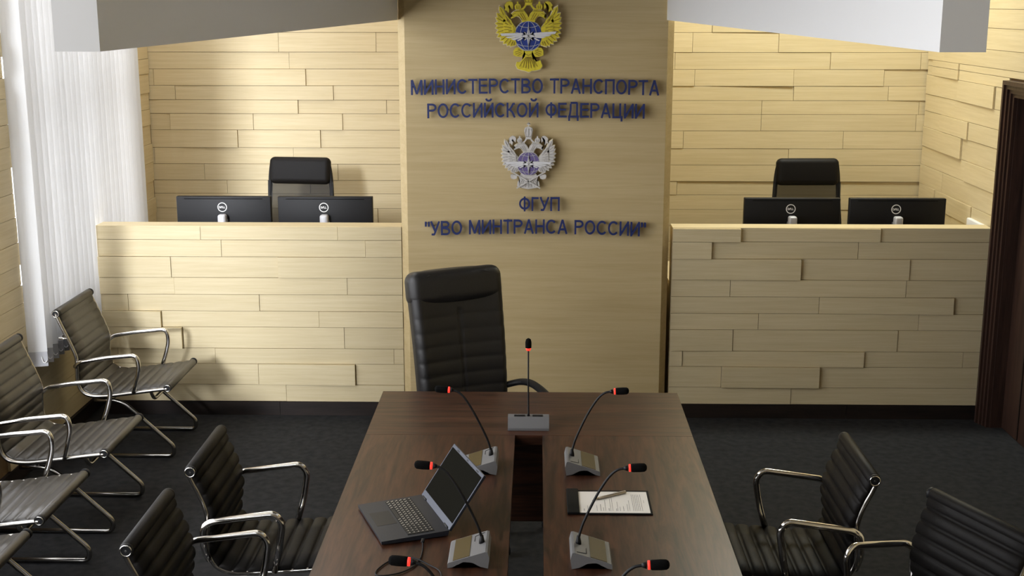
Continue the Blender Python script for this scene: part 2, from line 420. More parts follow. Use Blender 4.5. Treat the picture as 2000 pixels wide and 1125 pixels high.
# ------------------------------------------------------------------ reception counters
ZK = [1.05, .978, .886, .772, .679, .587, .498, .379, .292, .175, .079]
CLJ = [[-1.796, -1.063], [-1.688, -.917], [-1.964, -1.388], [-1.953, -1.02], [-2.209, -1.497], [-2.031, -1.178], [-1.922, -1.044], [-2.283, -1.751, -.777], [-1.519, -.988], [-1.371]]
CRJ = [[1.072, 1.807], [.921, 1.695], [1.397, 1.972], [1.028, 1.96], [1.505, 2.217], [1.185, 2.04], [1.052, 1.934], [.784, 1.76, 2.29], [.997, 1.525], [1.378]]
def counter(x0, x1, J, special, label, yb):
    t = thing('reception_counter', label, 'counter', ((x0+x1)/2, 6.7, 0)); ox, oy = (x0+x1)/2, 6.7
    P = lambda x, y, z: (x-ox, y-oy, z)
    m = MB(); m.M = Matrix.Translation((-ox, -oy, 0)); m.box(x0+.004, x1-.004, 6.586, 6.66, 0.002, 1.035); m.build('core_panel', gap_m, t)
    m = MB(); m.M = Matrix.Translation((-ox, -oy, 0))
    cladding(m, lambda u, n, z: (u, 6.583-n, z), x0, x1, ZK, J, rnd_proud(.004, .011, special)); m.build('plank_cladding', oak_x, t)
    m = MB(); m.M = Matrix.Translation((-ox, -oy, 0)); m.box(x0, x1, 6.578, 6.70, 1.0365, 1.052); m.build('ledge', oak_x, t)
    m = MB(); m.M = Matrix.Translation((-ox, -oy, 0))
    m.box(x0, (x0+x1)/2+.13-.001, 6.574, 6.586, 0, .0765); m.box((x0+x1)/2+.13+.001, x1, 6.574, 6.586, 0, .0765); m.build('plinth', plinth_m, t)
    m = MB(); m.M = Matrix.Translation((-ox, -oy, 0)); m.box(x0, x0+.0035, 6.588, 6.70, .078, 1.034); m.build('end_panel', oak_y, t)
    m = MB(); m.M = Matrix.Translation((-ox, -oy, 0)); m.box(x1-.0035, x1, 6.588, 6.70, .078, 1.034); m.build('end_panel', oak_y, t)
    m = MB(); m.M = Matrix.Translation((-ox, -oy, 0)); m.box(x0+.004, x1-.004, 6.662, 7.28, .70, .73); m.build('desk_top', oak_x, t)
    for x in (x0+.02, x1-.05):
        m = MB(); m.M = Matrix.Translation((-ox, -oy, 0)); m.box(x, x+.03, 6.665, 7.24, 0, .6995); m.build('side_panel', oak_panel, t)
    return t
counter(-2.356, -.7225, CLJ, {(5, 0): (.012, .028), (6, 0): (.012, .030), (7, 2): (.010, .004), (8, 1): (.012, .027), (2, 2): (.018, .008), (0, 2): (.016, .010), (1, 2): (.016, .010), (2, 0): (.018, .013), (3, 0): (.014, .006)},
        'pale oak plank reception counter by the window, left of the pillar', 7.3)
counter(.714, 2.392, CRJ, {(0, 0): (.026, .028), (1, 0): (.024, .027), (2, 0): (.014, .024), (4, 1): (.006, .020), (0, 1): (.006, .016), (2, 1): (.004, .012), (7, 1): (.006, .020), (8, 1): (.022, .026), (6, 0): (.018, .012)},
        'pale oak plank reception counter beside the dark door, right of the pillar', 7.3)
m = MB(); m.rbox((2.400, 6.845, .99), (.024, .27, .11), .006)
o = m.build('cable_box', white_paint); tag(o, 'small white box on the right wall behind the counter end', 'cable box')

# ------------------------------------------------------------------ lettering
def arc(cx, cy, rx, ry, a0, a1, n=14): return [(cx+rx*math.cos(R(a0+(a1-a0)*k/n)), cy+ry*math.sin(R(a0+(a1-a0)*k/n))) for k in range(n+1)]
TT = .138
def glyph(c):
    h = TT/2; e = 1-h
    if c in 'ИЙ':
        w = .66; s = [[(h, 0), (h, 1)], [(w-h, 0), (w-h, 1)], [(h, .06), (w-h, .94)]]
        if c == 'Й': s.append(arc(w/2, 1.29, .17, .15, 180, 360, 8))
        return w, s
    if c == 'М': return .80, [[(h, 0), (h, 1)], [(.8-h, 0), (.8-h, 1)], [(h+.01, 1), (.4, .06)], [(.79-h, 1), (.4, .06)]]
    if c == 'Н': return .66, [[(h, 0), (h, 1)], [(.66-h, 0), (.66-h, 1)], [(h, .53), (.66-h, .53)]]
    if c == 'С': return .70, [arc(.37, .5, .31, .5-h, 42, 318, 20)]
    if c == 'Т': return .62, [[(0, e), (.62, e)], [(.31, 0), (.31, 1)]]
    if c == 'Е': return .60, [[(h, 0), (h, 1)], [(h, e), (.58, e)], [(h, .54), (.54, .54)], [(h, h), (.60, h)]]
    if c == 'Р': return .62, [[(h, 0), (h, 1)], [(h, e), (.33, e)]+arc(.33, .725, .235, .275-h, 90, -90, 12)+[(h, .45+h)]]
    if c == 'В': return .64, [[(h, 0), (h, 1)], [(h, e), (.33, e)]+arc(.33, .75, .2, .25-h, 90, -90, 10)+[(h, .5+h)],
                              [(h, .5), (.36, .5)]+arc(.36, .27, .225, .27-h, 90, -90, 10)+[(h, h)]]
    if c == 'О': return .74, [arc(.37, .5, .37-h, .5-h, 0, 360, 28)]
    if c == 'А': return .70, [[(h, 0), (.35, 1)], [(.70-h, 0), (.35, 1)], [(.16, .32), (.54, .32)]]
    if c == 'П': return .66, [[(h, 0), (h, 1)], [(.66-h, 0), (.66-h, 1)], [(h, e), (.66-h, e)]]
    if c == 'Г': return .50, [[(h, 0), (h, 1)], [(h, e), (.50, e)]]
    if c == 'К': return .60, [[(h, 0), (h, 1)], [(h, .50), (.22, .54), (.36, .74), (.44, .91), (.56, .945)], [(.22, .54), (.40, .36), (.56, 0)]]
    if c == 'Ф': return .76, [[(.38, -.03), (.38, 1.03)], arc(.38, .52, .32, .36, 0, 360, 26)]
    if c == 'Д': return .72, [[(.16, 1), (.62, 1)], [(.17, e), (.17, .55), (.09, .06)], [(.6, 1), (.6, .04)], [(.0, h), (.72, h)], [(h, h), (h, -.22)], [(.72-h, h), (.72-h, -.22)]]
    if c == 'Ц': return .70, [[(h, 0), (h, 1)], [(.6-h, 0), (.6-h, 1)], [(h, h), (.70, h)], [(.70-h, h), (.70-h, -.22)]]
    if c == 'У': return .62, [[(.03, 1), (.32, .27)], [(.59, 1), (.30, .20), (.24, .08), (.15, h), (.06, h+.02)]]
    if c == '"': return .30, [[(.05, 1), (.05, .66)], [(.26, 1), (.26, .66)]]
    if c == 'D': return .74, [[(h, 0), (h, 1)], [(h, e), (.3, e)]+arc(.3, .5, .38, .5-h, 90, -90, 12)+[(h, h)]]
    if c == 'L': return .56, [[(h, 0), (h, 1)], [(h, h), (.56, h)]]
    if c == 'E': return glyph('Е')
    return .30, []
def lettering(text, x0, x1, zl, zc, h, label):
    """raised letters on the pillar; the line bows up by zc-zl at its middle"""
    y = PYF; gap = .085; xs = []; x = 0
    for c in text: w, s = glyph(c); xs.append(x); x += w+gap
    tot = x-gap; k = (x1-x0)/tot; cx = (x0+x1)/2
    t = thing('sign_lettering', label, 'sign', (cx, y, zc), 0, 'raised letter lines on the pillar')
    for c, u in zip(text, xs):
        w, s = glyph(c)
        if not s: continue
        mid = (u+w/2)*k+x0; q = (mid-cx)/((x1-x0)/2); dz = (zl-zc)*q*q
        m = MB()
        for st_ in s:
            P = [((u+p[0])*k+x0-cx, p[1]*h+dz) for p in st_]
            m.strip(P, TT*h*.93, .028, .040)
        # stand-off pin behind the letter
        pu, pv = [(s[0][0][q]+s[0][1][q])/2 for q in (0, 1)]; pu = (u+pu)*k+x0-cx; pv = pv*h+dz
        m.prism([(pu-.003, pv-.003), (pu+.003, pv-.003), (pu+.003, pv+.003), (pu-.003, pv+.003)], 0, .029)
        m.build('letter', navy, t)
    return t
lettering('МИНИСТЕРСТВО ТРАНСПОРТА', -.652, .618, 1.748, 1.758, .076, 'dark blue raised letters МИНИСТЕРСТВО ТРАНСПОРТА under the gold emblem')
lettering('РОССИЙСКОЙ ФЕДЕРАЦИИ', -.570, .546, 1.630, 1.636, .075, 'dark blue raised letters РОССИЙСКОЙ ФЕДЕРАЦИИ above the silver emblem')
lettering('ФГУП', -.097, .115, 1.151, 1.150, .073, 'short dark blue raised word ФГУП below the silver emblem')
lettering('"УВО МИНТРАНСА РОССИИ"', -.590, .564, 1.0155, 1.030, .075, 'dark blue raised letters "УВО МИНТРАНСА РОССИИ", lowest line on the pillar')

# ------------------------------------------------------------------ emblems
def emblem(loc, k, gilt, dk, enamel, small, label, name_extra):
    t = thing('wall_emblem', label, 'emblem', loc)
    def C(p): return ((p[0]-690)*k, (520-p[1])*k)
    def mir(p): return (1380-p[0], p[1])
    D = .018
    def both(fn):
        for sgn in (0, 1): fn((lambda p: C(p)) if not sgn else (lambda p: C(mir(p))))
    def poly(m, T, pts, d0, d1): m.prism([T(p) for p in pts], d0, d1)
    def leaf(m, T, a, b, w, d0, d1):
        (ax, ay), (bx, by) = a, b; dx, dy = bx-ax, by-ay; L = math.hypot(dx, dy); nx, ny = -dy/L, dx/L
        pts = [(ax+nx*w*.30, ay+ny*w*.30), (ax+dx*.45+nx*w*.5, ay+dy*.45+ny*w*.5), (ax+dx*.8+nx*w*.42, ay+dy*.8+ny*w*.42), (bx, by),
               (ax+dx*.8-nx*w*.42, ay+dy*.8-ny*w*.42), (ax+dx*.45-nx*w*.5, ay+dy*.45-ny*w*.5), (ax-nx*w*.30, ay-ny*w*.30)]
        poly(m, T, pts, d0, d1)
    tips = [(265,100),(222,200),(208,265),(200,345),(205,415),(215,485),(232,545),(272,600),(322,645),(378,672),(425,684),(470,672)]
    root = [(375,330),(390,340),(400,355),(415,370),(425,390),(435,410),(445,440),(455,470),(465,500),(480,520),(495,540),(505,560)]
    t2 = [(345,225),(360,285),(330,330),(318,390),(315,440),(330,480),(352,245),(385,280),(405,330),(380,400),(385,450)]
    r2 = [(420,350),(440,365),(430,385),(440,410),(450,435),(465,465),(410,330),(440,350),(465,385),(470,420),(480,460)]
    back = [(265,92),(300,140),(345,215),(400,285),(450,330),(505,395),(520,470),(520,640),(470,684),(425,697),(372,686),(315,660),(262,612),(222,555),(204,490),(194,420),(188,345),(198,262),(212,195)]
    for sgn in (0, 1):
        T = C if not sgn else (lambda p: C(mir(p)))
        m = MB()
        for a, b in zip(root, tips): leaf(m, T, a, (a[0]+(b[0]-a[0])*1.045, a[1]+(b[1]-a[1])*1.075), 94, .004, D)
        poly(m, T, [(345,215),(400,285),(450,330),(505,395),(520,470),(520,640),(470,660),(330,560),(290,420),(300,300)], .004, D); w_ = m.build('wing', cream, t)
        m = MB()
        for a, b in zip(root, tips): leaf(m, T, a, b, 70, D, D+.006)
        poly(m, T, [(345,230),(398,295),(448,340),(500,400),(512,470),(512,630),(470,640),(350,545),(310,420),(320,310)], D, D+.0055)
        for a, b in zip(r2, t2): leaf(m, T, a, b, 58, D+.006, D+.010)
        m.build('feathers', gilt, w_)
        m = MB()
        for a, b in zip(root, tips):
            p = [T((a[0]+(b[0]-a[0])*q, a[1]+(b[1]-a[1])*q)) for q in (.45, .86)]; m.strip(p, 9*k, D+.006, D+.0085)
        for a, b in zip(r2, t2):
            p = [T((a[0]+(b[0]-a[0])*q, a[1]+(b[1]-a[1])*q)) for q in (.35, .85)]; m.strip(p, 8*k, D+.010, D+.0125)
        m.build('feather_lines', dk, w_)
        # head and neck
        hd = [(600,330),(585,290),(560,255),(520,245),(480,262),(440,285),(432,262),(465,240),(440,215),(470,185),(520,160),(575,160),(622,158),(640,185),(668,215),(690,262),(690,330)]
        m = MB(); poly(m, T, [(p[0]+(8 if p[0] < 600 else 0)*(-1), p[1]+(6 if p[1] > 240 else -7)) for p in hd], .004, D); ho = m.build('eagle_head', cream, t)
        m = MB(); poly(m, T, hd, D, D+.006); m.build('plumage', gilt, ho)
        m = MB()
        for a, b in (((540,225),(600,300)), ((570,205),(630,300)), ((600,195),(655,300)), ((460,222),(500,205)), ((480,176),(620,176))): m.strip([T(a), T(b)], 8*k, D+.006, D+.0085)
        m.build('plumage_lines', dk, ho)
        # small crown
        cr = [(500,150),(485,110),(495,80),(520,68),(518,45),(530,34),(545,45),(545,68),(572,80),(580,110),(568,150)]
        m = MB(); poly(m, T, cr, .004, D+.003); co = m.build('small_crown', gilt, t)
        m = MB(); m.strip([T((520,140)), T((515,95))], 7*k, D+.003, D+.0055); m.strip([T((548,140)), T((552,95))], 7*k, D+.003, D+.0055); m.build('crown_lines', dk, co)
        # ribbon
        rb = [(340,85),(372,45),(410,30),(455,45),(468,90),(460,150),(430,120),(408,80),(392,110),(412,150),(400,200),(372,165),(335,165),(352,125)]
        m = MB(); poly(m, T, rb, .004, D+.002); m.build('ribbon', gilt, t)
    # big crown on arches
    m = MB(); poly(m, C, [(622,-10),(612,-60),(625,-110),(670,-130),(710,-130),(755,-110),(768,-60),(758,-10),(745,60),(720,90),(660,90),(640,60)], .004, D+.004)
    poly(m, C, [(682,-128),(682,-160),(660,-165),(660,-180),(682,-182),(682,-205),(698,-205),(698,-182),(720,-180),(720,-165),(698,-160),(698,-128)], .006, D)
    cb = m.build('large_crown', gilt, t)
    m = MB()
    for x in (650, 690, 730): m.strip([C((x,50)), C((690+(x-690)*1.5,-30)), C((690+(x-690)*1.1,-100))], 8*k, D+.004, D+.0065)
    m.strip([C((640,45)), C((740,45))], 9*k, D+.004, D+.0065)
    m.build('crown_lines', dk, cb)
    for sgn in (0, 1):
        T = C if not sgn else (lambda p: C(mir(p)))
        m = MB(); m.strip([T(p) for p in ((655,70),(640,105),(610,140),(560,160))], 26*k, .004, D); m.build('crown_strap', gilt, t)
    # globe
    m = MB(); m.prism([C((690+210*math.cos(R(a)), 525+222*math.sin(R(a)))) for a in range(0, 360, 8)], .004, D+.004); go = m.build('globe_rim', line_en if not small else silver_p, t)
    m = MB(); m.prism([C((690+197*math.cos(R(a)), 525+209*math.sin(R(a)))) for a in range(0, 360, 8)], D+.004, D+.007); m.build('globe', enamel, go)
    m = MB(); e0, e1 = D+.007, D+.0088
    m.strip([C((690, 318)), C((690, 732))], 7*k, e0, e1)
    for sx in (-1, 1):
        m.strip([C((690+sx*118*math.sin(R(a)), 525-208*math.cos(R(a)))) for a in range(0, 181, 12)], 7*k, e0, e1)
    m.strip([C(p) for p in ((548,378),(620,402),(690,408),(760,402),(832,378))] if not small else [C(p) for p in ((560,370),(690,395),(820,370))], 7*k, e0, e1)
    m.strip([C(p) for p in ((522,640),(600,668),(690,676),(780,668),(858,640))], 7*k, e0, e1)
    m.strip([C(p) for p in ((496,470),(600,500),(690,505),(780,500),(884,470))], 7*k, e0, e1)
    m.build('meridian_lines', line_en, go)
    # star and white wings
    m = MB(); z0, z1 = D+.0095, D+.0135
    pts = []
    for q in range(8):
        a = R(90+45*q); rr = (150, 34)[q % 2]
        if q in (2, 6): rr = 120
        pts.append(((690+rr*math.cos(a))*1.0, 530-rr*1.05*math.sin(a)))
    pts2 = []
    for q in range(16):
        a = R(22.5*q+45); pts2.append((690+(95 if q % 4 == 0 else 30)*math.cos(a), 530-(95 if q % 4 == 0 else 30)*math.sin(a)))
    m.prism([C(p) for p in pts2], z0, z1-.001); m.prism([C(p) for p in pts], z0, z1+.001)
    so = m.build('star', white_en, t)
    m = MB(); m.strip([C((690,400)), C((690,670))], 4*k, z1+.001, z1+.0028); m.strip([C((650,492)), C((730,568))], 4*k, z1+.001, z1+.0028); m.strip([C((650,568)), C((730,492))], 4*k, z1+.001, z1+.0028)
    m.build('star_lines', dk if small else grey_pl, so)
    bars = [[(280,492),(600,482),(618,505),(560,520),(300,528)], [(350,540),(600,512),(585,535),(400,562)], [(430,568),(600,530),(590,552),(480,590)], [(520,590),(610,545),(600,572),(545,600)]]
    for sgn in (0, 1):
        m = MB()
        for b in bars:
            q = [(p[0], p[1]-(0 if not sgn else 30*(p[0] < 500)*(0 if small else 1))) for p in b]
            if sgn: q = [mir(p) for p in q]
            m.prism([C(p) for p in q], z0 if False else D+.0125, D+.0155)
        m.build('white_wing', white_en, t)
    # lower part
    if not small:
        for sgn in (0, 1):
            T = C if not sgn else (lambda p: C(mir(p)))
            m = MB(); poly(m, T, [(470,740),(500,700),(560,690),(620,725),(625,770),(590,830),(520,825),(470,805)], .004, D+.003); cl_ = m.build('claw', gilt, t)
            m = MB()
            for a, b in (((495,760),(560,740)), ((500,790),(580,760)), ((530,810),(600,775)), ((540,715),(590,745))): m.strip([T(a), T(b)], 9*k, D+.003, D+.0055)
            m.build('claw_lines', dk, cl_)
        tail = [(630,740),(750,740),(735,790),(760,840),(800,900),(830,890),(865,875),(880,920),(900,960),(860,1010),(800,1025),(745,1030),(695,1050),(640,1030),(585,1020),(530,1000),(505,950),(520,900),(560,905),(600,870),(630,830),(650,790)]
        m = MB(); poly(m, C, [(690+(p[0]-690)*1.05, 880+(p[1]-880)*1.06) for p in tail], .004, D-.002); to = m.build('tail', cream, t)
        m = MB(); poly(m, C, tail, D-.002, D+.004); m.build('tail_plumage', gilt, to)
        m = MB()
        for x in (560, 610, 650, 690, 730, 770, 820): m.strip([C((690+(x-690)*.25, 830)), C((690+(x-690)*.75, 910)), C((x, 1000-abs(x-690)*.25))], 8*k, D+.004, D+.0065)
        m.strip([C((655,790)), C((690,810)), C((725,790))], 8*k, D+.004, D+.0065)
        m.build('tail_lines', dk, to)
    else:
        tail = [(560,700),(820,700),(860,770),(840,820),(880,850),(892,930),(860,955),(800,965),(745,975),(690,985),(635,975),(580,965),(520,955),(488,930),(500,850),(540,820),(520,770)]
        m = MB(); poly(m, C, tail, .004, D); to = m.build('tail', gilt, t)
        m = MB()
        for x in (530, 580, 635, 690, 745, 800, 850): m.strip([C((690+(x-690)*.5, 790)), C((690+(x-690)*.85, 860)), C((x, 950-abs(x-690)*.1))], 9*k, D, D+.0022)
        for y in (800, 880): m.strip([C((560,y)), C((690,y+30)), C((820,y))], 8*k, D, D+.0022)
        m.build('tail_lines', dk, to)
        for sgn in (0, 1):
            T = C if not sgn else (lambda p: C(mir(p)))
            m = MB(); m.strip([T((385,665)), T((900,965))], 22*k, D+.002, D+.008)
            poly(m, T, [(372,725),(400,712),(455,728),(490,740),(480,790),(430,805),(385,790),(370,755)], .004, D+.008)
            m.build('axe', silver_p, t)
    # pin behind, towards the pillar
    m = MB(); m.prism([C((670,500)), C((710,500)), C((710,560)), C((670,560))], -.0005 if False else 0, .005); m.build('mount', cream, t)
    return t
emblem((-.051, PYF-.022, 2.049), .000346, gold, gold_dk, blue, False, 'gold double-headed eagle emblem with a blue globe, topmost on the pillar', '')
emblem((-.049, PYF-.022, 1.400), .000290, silver_p, silver_dk, violet, True, 'silver double-headed eagle emblem with a violet globe and crossed axes', '')
# wall pins for the emblems
for o in [q for q in COL.objects if q.name.startswith('wall_emblem')]:
    m = MB(); m.lathe((0, .0005, 0), [(.012, -.001), (.012, .0215)], 12, 'y'); m.build('standoff', cream, o)

# ------------------------------------------------------------------ vertical blind
bl = thing('vertical_blind', 'white vertical slat blind covering the left window', 'blind', (-2.398, 5.8, .42))
m = MB(); m.box(-.03, .03, 0, 1.74, 2.06, 2.10); m.build('head_rail', alu, bl)
for i in range(25):
    y = .07*i; m = MB()
    # curved fabric vane, hem pocket at the foot
    a = Vector((-.043, y-.022)); b = Vector((.042, y)); n = 6; z0, z1 = .085, 2.06
    q = []
    for k_ in range(n+1):
        s_ = k_/n; p = a.lerp(b, s_); bow = -.004*math.sin(math.pi*s_); q.append((p.x+bow*-.25, p.y+bow))
    th = .0009
    for (p0, p1) in zip(q, q[1:]):
        m.hexa([(p0[0], p0[1], z0), (p1[0], p1[1], z0), (p1[0], p1[1]+th, z0), (p0[0], p0[1]+th, z0),
                (p0[0], p0[1], z1), (p1[0], p1[1], z1), (p1[0], p1[1]+th, z1), (p0[0], p0[1]+th, z1)])
    v = m.build('slat', blind_m, bl)
    if i < 8:
        m = MB()
        for (p0, p1) in zip(q, q[1:]):
            m.hexa([(p0[0], p0[1]-.0022, z0-.004), (p1[0], p1[1]-.0022, z0-.004), (p1[0], p1[1]+.003, z0-.004), (p0[0], p0[1]+.003, z0-.004),
                    (p0[0], p0[1]-.0022, z0+.068), (p1[0], p1[1]-.0022, z0+.068), (p1[0], p1[1]+.003, z0+.068), (p0[0], p0[1]+.003, z0+.068)])
        m.build('weight_pocket', pocket_m, v)
        m = MB(); m.tube(spline([(.018, y-.014, z0+.045), (.021, y-.017, z0+.030), (.026, y-.017, z0+.018), (.034, y-.014, z0+.016), (.040, y-.010, z0+.024)], 4), .0022, 6)
        m.build('chain_clip', clear_pl, v)

# ------------------------------------------------------------------ sling chairs
def sling(prof, w, nseg, amp, base, roll0, roll1):
    """ribbed leather sheet following a side profile (x,z); nseg ribs"""
    P = spline([(x, 0, z) for x, z in prof], 10); L = [0]
    for a, b in zip(P, P[1:]): L.append(L[-1]+(b-a).length)
    N = nseg*8; up, lo = [], []
    j = 0
    for i in range(N+1):
        s = L[-1]*i/N
        while j < len(L)-2 and L[j+1] < s: j += 1
        t = (s-L[j])/max(1e-9, L[j+1]-L[j]); p = P[j].lerp(P[j+1], t); d = (P[min(j+1, len(P)-1)]-P[max(j-1, 0)]).normalized() if j else (P[1]-P[0]).normalized()
        n = Vector((d.z, 0, -d.x));
        if n.z < 0 and abs(n.z) > .5: n = -n
        if n.x < 0 and abs(n.z) <= .5: n = -n
        th = base+amp*abs(math.sin(math.pi*i/8))**.42
        up.append(p+n*th); lo.append(p-n*th*.8)
    m = MB(); ring = []
    W = [(-1, 0), (-.97, 1), (-.5, 1), (0, 1), (.5, 1), (.97, 1), (1, 0)]
    for u, l in zip(up, lo):
        mid = (u+l)/2; r = []
        for a, q in W: p = mid.lerp(u, q); r.append(m.v((p.x, a*w, p.z)))
        for a, q in W[::-1][1:-1]: p = mid.lerp(l, q); r.append(m.v((p.x, a*w, p.z)))
        ring.append(r)
    for A, B in zip(ring, ring[1:]):
        for k_ in range(len(A)): m.f([A[k_], A[(k_+1) % len(A)], B[(k_+1) % len(A)], B[k_]], True)
    m.f(ring[0][::-1]); m.f(ring[-1])
    if roll0: m.lathe((prof[0][0], 0, prof[0][1]), [(roll0*.8, -w), (roll0, -w+.006), (roll0, w-.006), (roll0*.8, w)], 18, 'y')
    if roll1: m.lathe((prof[-1][0], 0, prof[-1][1]), [(roll1*.8, -w), (roll1, -w+.006), (roll1, w-.006), (roll1*.8, w)], 18, 'y')
    return m
def sling_chair(name, label, group, cat, rail, arm, wl, wr_, wa, nb, ns, amp, loops, leath, met, metb, arm_r, arm_flat, brace, stub, foot):
    """rail: side profile of the frame (x,z) from back top to seat front, split at the crease index"""
    pts, ci = rail
    t = thing(name, label, cat, (0, 0, 0), 0, group)
    back, seat = pts[:ci+1], pts[ci:]
    up = lambda l, dx, dz: [(x+dx, z+dz) for x, z in l]
    sling(back, wl, nb, amp, .006, .021, 0).build('backrest', leath, t)
    sling(seat, wl, ns, amp, .006, 0, .019).build('seat', leath, t)
    P = spline([(x, 0, z-.004) for x, z in pts], 8)
    for s in (-1, 1):
        m = MB(); m.tube([(p.x-(.012 if wr_ < wl else 0)*min(1, max(0, (p.z-.40)*8)), s*wr_, p.z) for p in P], .0095, 8); r = m.build('side_rail', metb, t)
        for e in (pts[0], pts[-1]):
            m = MB(); y = s*(max(wr_, wl)+.002)
            m.lathe((e[0], y, e[1]), [(.0195, -s*.010), (.0195, s*.004), (.0185, s*.005)], 18, 'y'); ec = m.build('end_cap', black_pl, t)
            m = MB(); m.tube([(e[0]+.0155*math.cos(R(q)), y+s*.0055, e[1]+.0155*math.sin(R(q))) for q in range(0, 360, 20)], .0022, 6, True); m.lathe((e[0], y+s*.005, e[1]), [(.0032, -.002), (.0032, .002)], 8, 'y'); m.build('chrome_ring', met, ec)
        m = MB()
        A = [(x, s*wa-(s*(wa-wr_-.004) if abs(q) > 0 else 0), z) for x, z, q in arm]
        m.tube(rounded(A, .03, 5), arm_r, 10, False, arm_flat, (0, 0, 1)); m.build('armrest', met, t)
        m = MB(); m.tube(rounded([(x, s*loops[0], z) for x, z in loops[1]], .055, 6), .0105, 10); m.build('sled_leg', metb, t)
    y0 = loops[0]
    m = MB(); m.tube([(foot, -y0, .0115), (foot, y0, .0115)], .0105, 8); m.build('floor_bar', metb, t)
    for x, z, zz in stub:
        m = MB(); m.tube(rounded([(x, -wr_, z), (x, -wr_+.05, zz), (x, wr_-.05, zz), (x, wr_, z)], .03), .009, 8); m.build('seat_crossbar', metb, t)
    if brace: m = MB(); m.tube(rounded([(brace[0]+.045, -wr_, brace[1]), (brace[0], -wr_+.004, brace[1]), (brace[0], wr_-.004, brace[1]), (brace[0]+.045, wr_, brace[1])], .02), .011, 8, False, .6); m.build('back_brace', met, t)
    return t
g_rail = ([(-.266, .743), (-.250, .70), (-.227, .645), (-.203, .585), (-.184, .525), (-.186, .46), (-.186, .407), (-.172, .362), (-.135, .337), (-.06, .332), (.07, .348), (.18, .363), (.255, .372)], 7)
g_arm = [(-.192, .478, 1), (-.165, .505, 0), (-.043, .526, 0), (.118, .543, 0), (.127, .480, 0), (.110, .415, 0), (.087, .345, 1)]
g_loop = (.205, [(-.12, .300), (.012, .298), (.262, .030+.03), (.255, .0115), (-.25, .0115)])
g = sling_chair('guest_chair', 'black ribbed sling armchair standing against the oak reception counter, farthest along the left wall', 'guest chairs along the left wall', 'chair',
                g_rail, g_arm, .226, .235, .252, 9, 9, .0065, g_loop, leather_thin, chrome, dull_chrome, .0105, 1.0, (-.262, .62), [(-.04, .327, .300), (.17, .357, .300)], -.25)
GX = -2.06
g.location = (GX, 6.10, 0)
dup(g, (GX, 5.18, 0), 0, 'black ribbed sling armchair along the left wall, second from the counter')
dup(g, (GX, 4.48, 0), 0, 'black ribbed sling armchair along the left wall, third from the oak counter')
dup(g, (GX, 3.89, 0), 0, 'black ribbed sling armchair cut off in the lower left corner of the photo')
t_rail = ([(-.150, .752), (-.135, .715), (-.112, .665), (-.096, .61), (-.092, .56), (-.100, .51), (-.100, .465), (-.078, .425), (-.03, .408), (.06, .410), (.18, .418), (.30, .430), (.36, .437)], 7)
t_arm = [(-.108, .448, 1), (-.116, .50, 0), (-.114, .572, 0), (-.088, .592, 0), (.118, .621, 0), (.142, .59, 0), (.128, .50, 0), (.104, .410, 1)]
t_loop = (.185, [(-.06, .375), (.10, .375), (.37, .07), (.36, .0115), (-.20, .0115)])
c = sling_chair('conference_chair', 'black deep-ribbed armchair with chrome arms at the left table edge, farther from the viewer', 'chairs at the conference table', 'chair',
                t_rail, t_arm, .198, .190, .222, 8, 9, .011, t_loop, leather, chrome, dull_chrome,   .0115, .8, None, [(0.0, .404, .380), (.22, .418, .380)], -.20)
c.location = (-.95, 3.955, 0)
dup(c, (-.965, 3.365, 0), 0, 'black deep-ribbed armchair at the left table edge, nearest the viewer')
dup(c, (.905, 3.925, 0), math.pi, 'black deep-ribbed armchair with chrome arms at the right table edge, dark against the carpet')
ca, sa = math.cos(R(205)), math.sin(R(205))
dup(c, (1.285+.15*ca, 3.44+.15*sa, 0), R(205), 'black deep-ribbed armchair turned at an angle in the lower right corner')

# ------------------------------------------------------------------ swivel base shared by office chairs
def swivel_base(t, zs, rad, metal_m):
    m = MB(); m.lathe((0, 0, 0), [(.028, .075), (.028, .25), (.018, .25), (.018, zs)], 14); m.build('gas_column', black_pl, t)
    for q in range(5):
        a = R(65+72*q); ca, sa = math.cos(a), math.sin(a)
        m = MB(); m.tube([(ca*.02, sa*.02, .098), (ca*rad*.6, sa*rad*.6, .088), (ca*rad, sa*rad, .075)], [.024, .019, .015], 8, False, .8); l = m.build('base_leg', metal_m, t)
        m = MB()
        for s in (-1, 1):
            c0 = Vector((ca*rad, sa*rad, .027)); off = Vector((-sa, ca, 0))*.013*s
            M0 = m.M; m.M = Matrix.Translation(c0+off) @ Matrix.Rotation(a, 4, 'Z'); m.lathe((0, 0, 0), [(.018, -.009), (.026, -.006), (.026, .006), (.018, .009)], 16, 'y'); m.M = M0
        m.tube([(ca*rad, sa*rad, .028), (ca*rad, sa*rad, .078)], .007, 8)
        m.build('caster', black_pl, l)
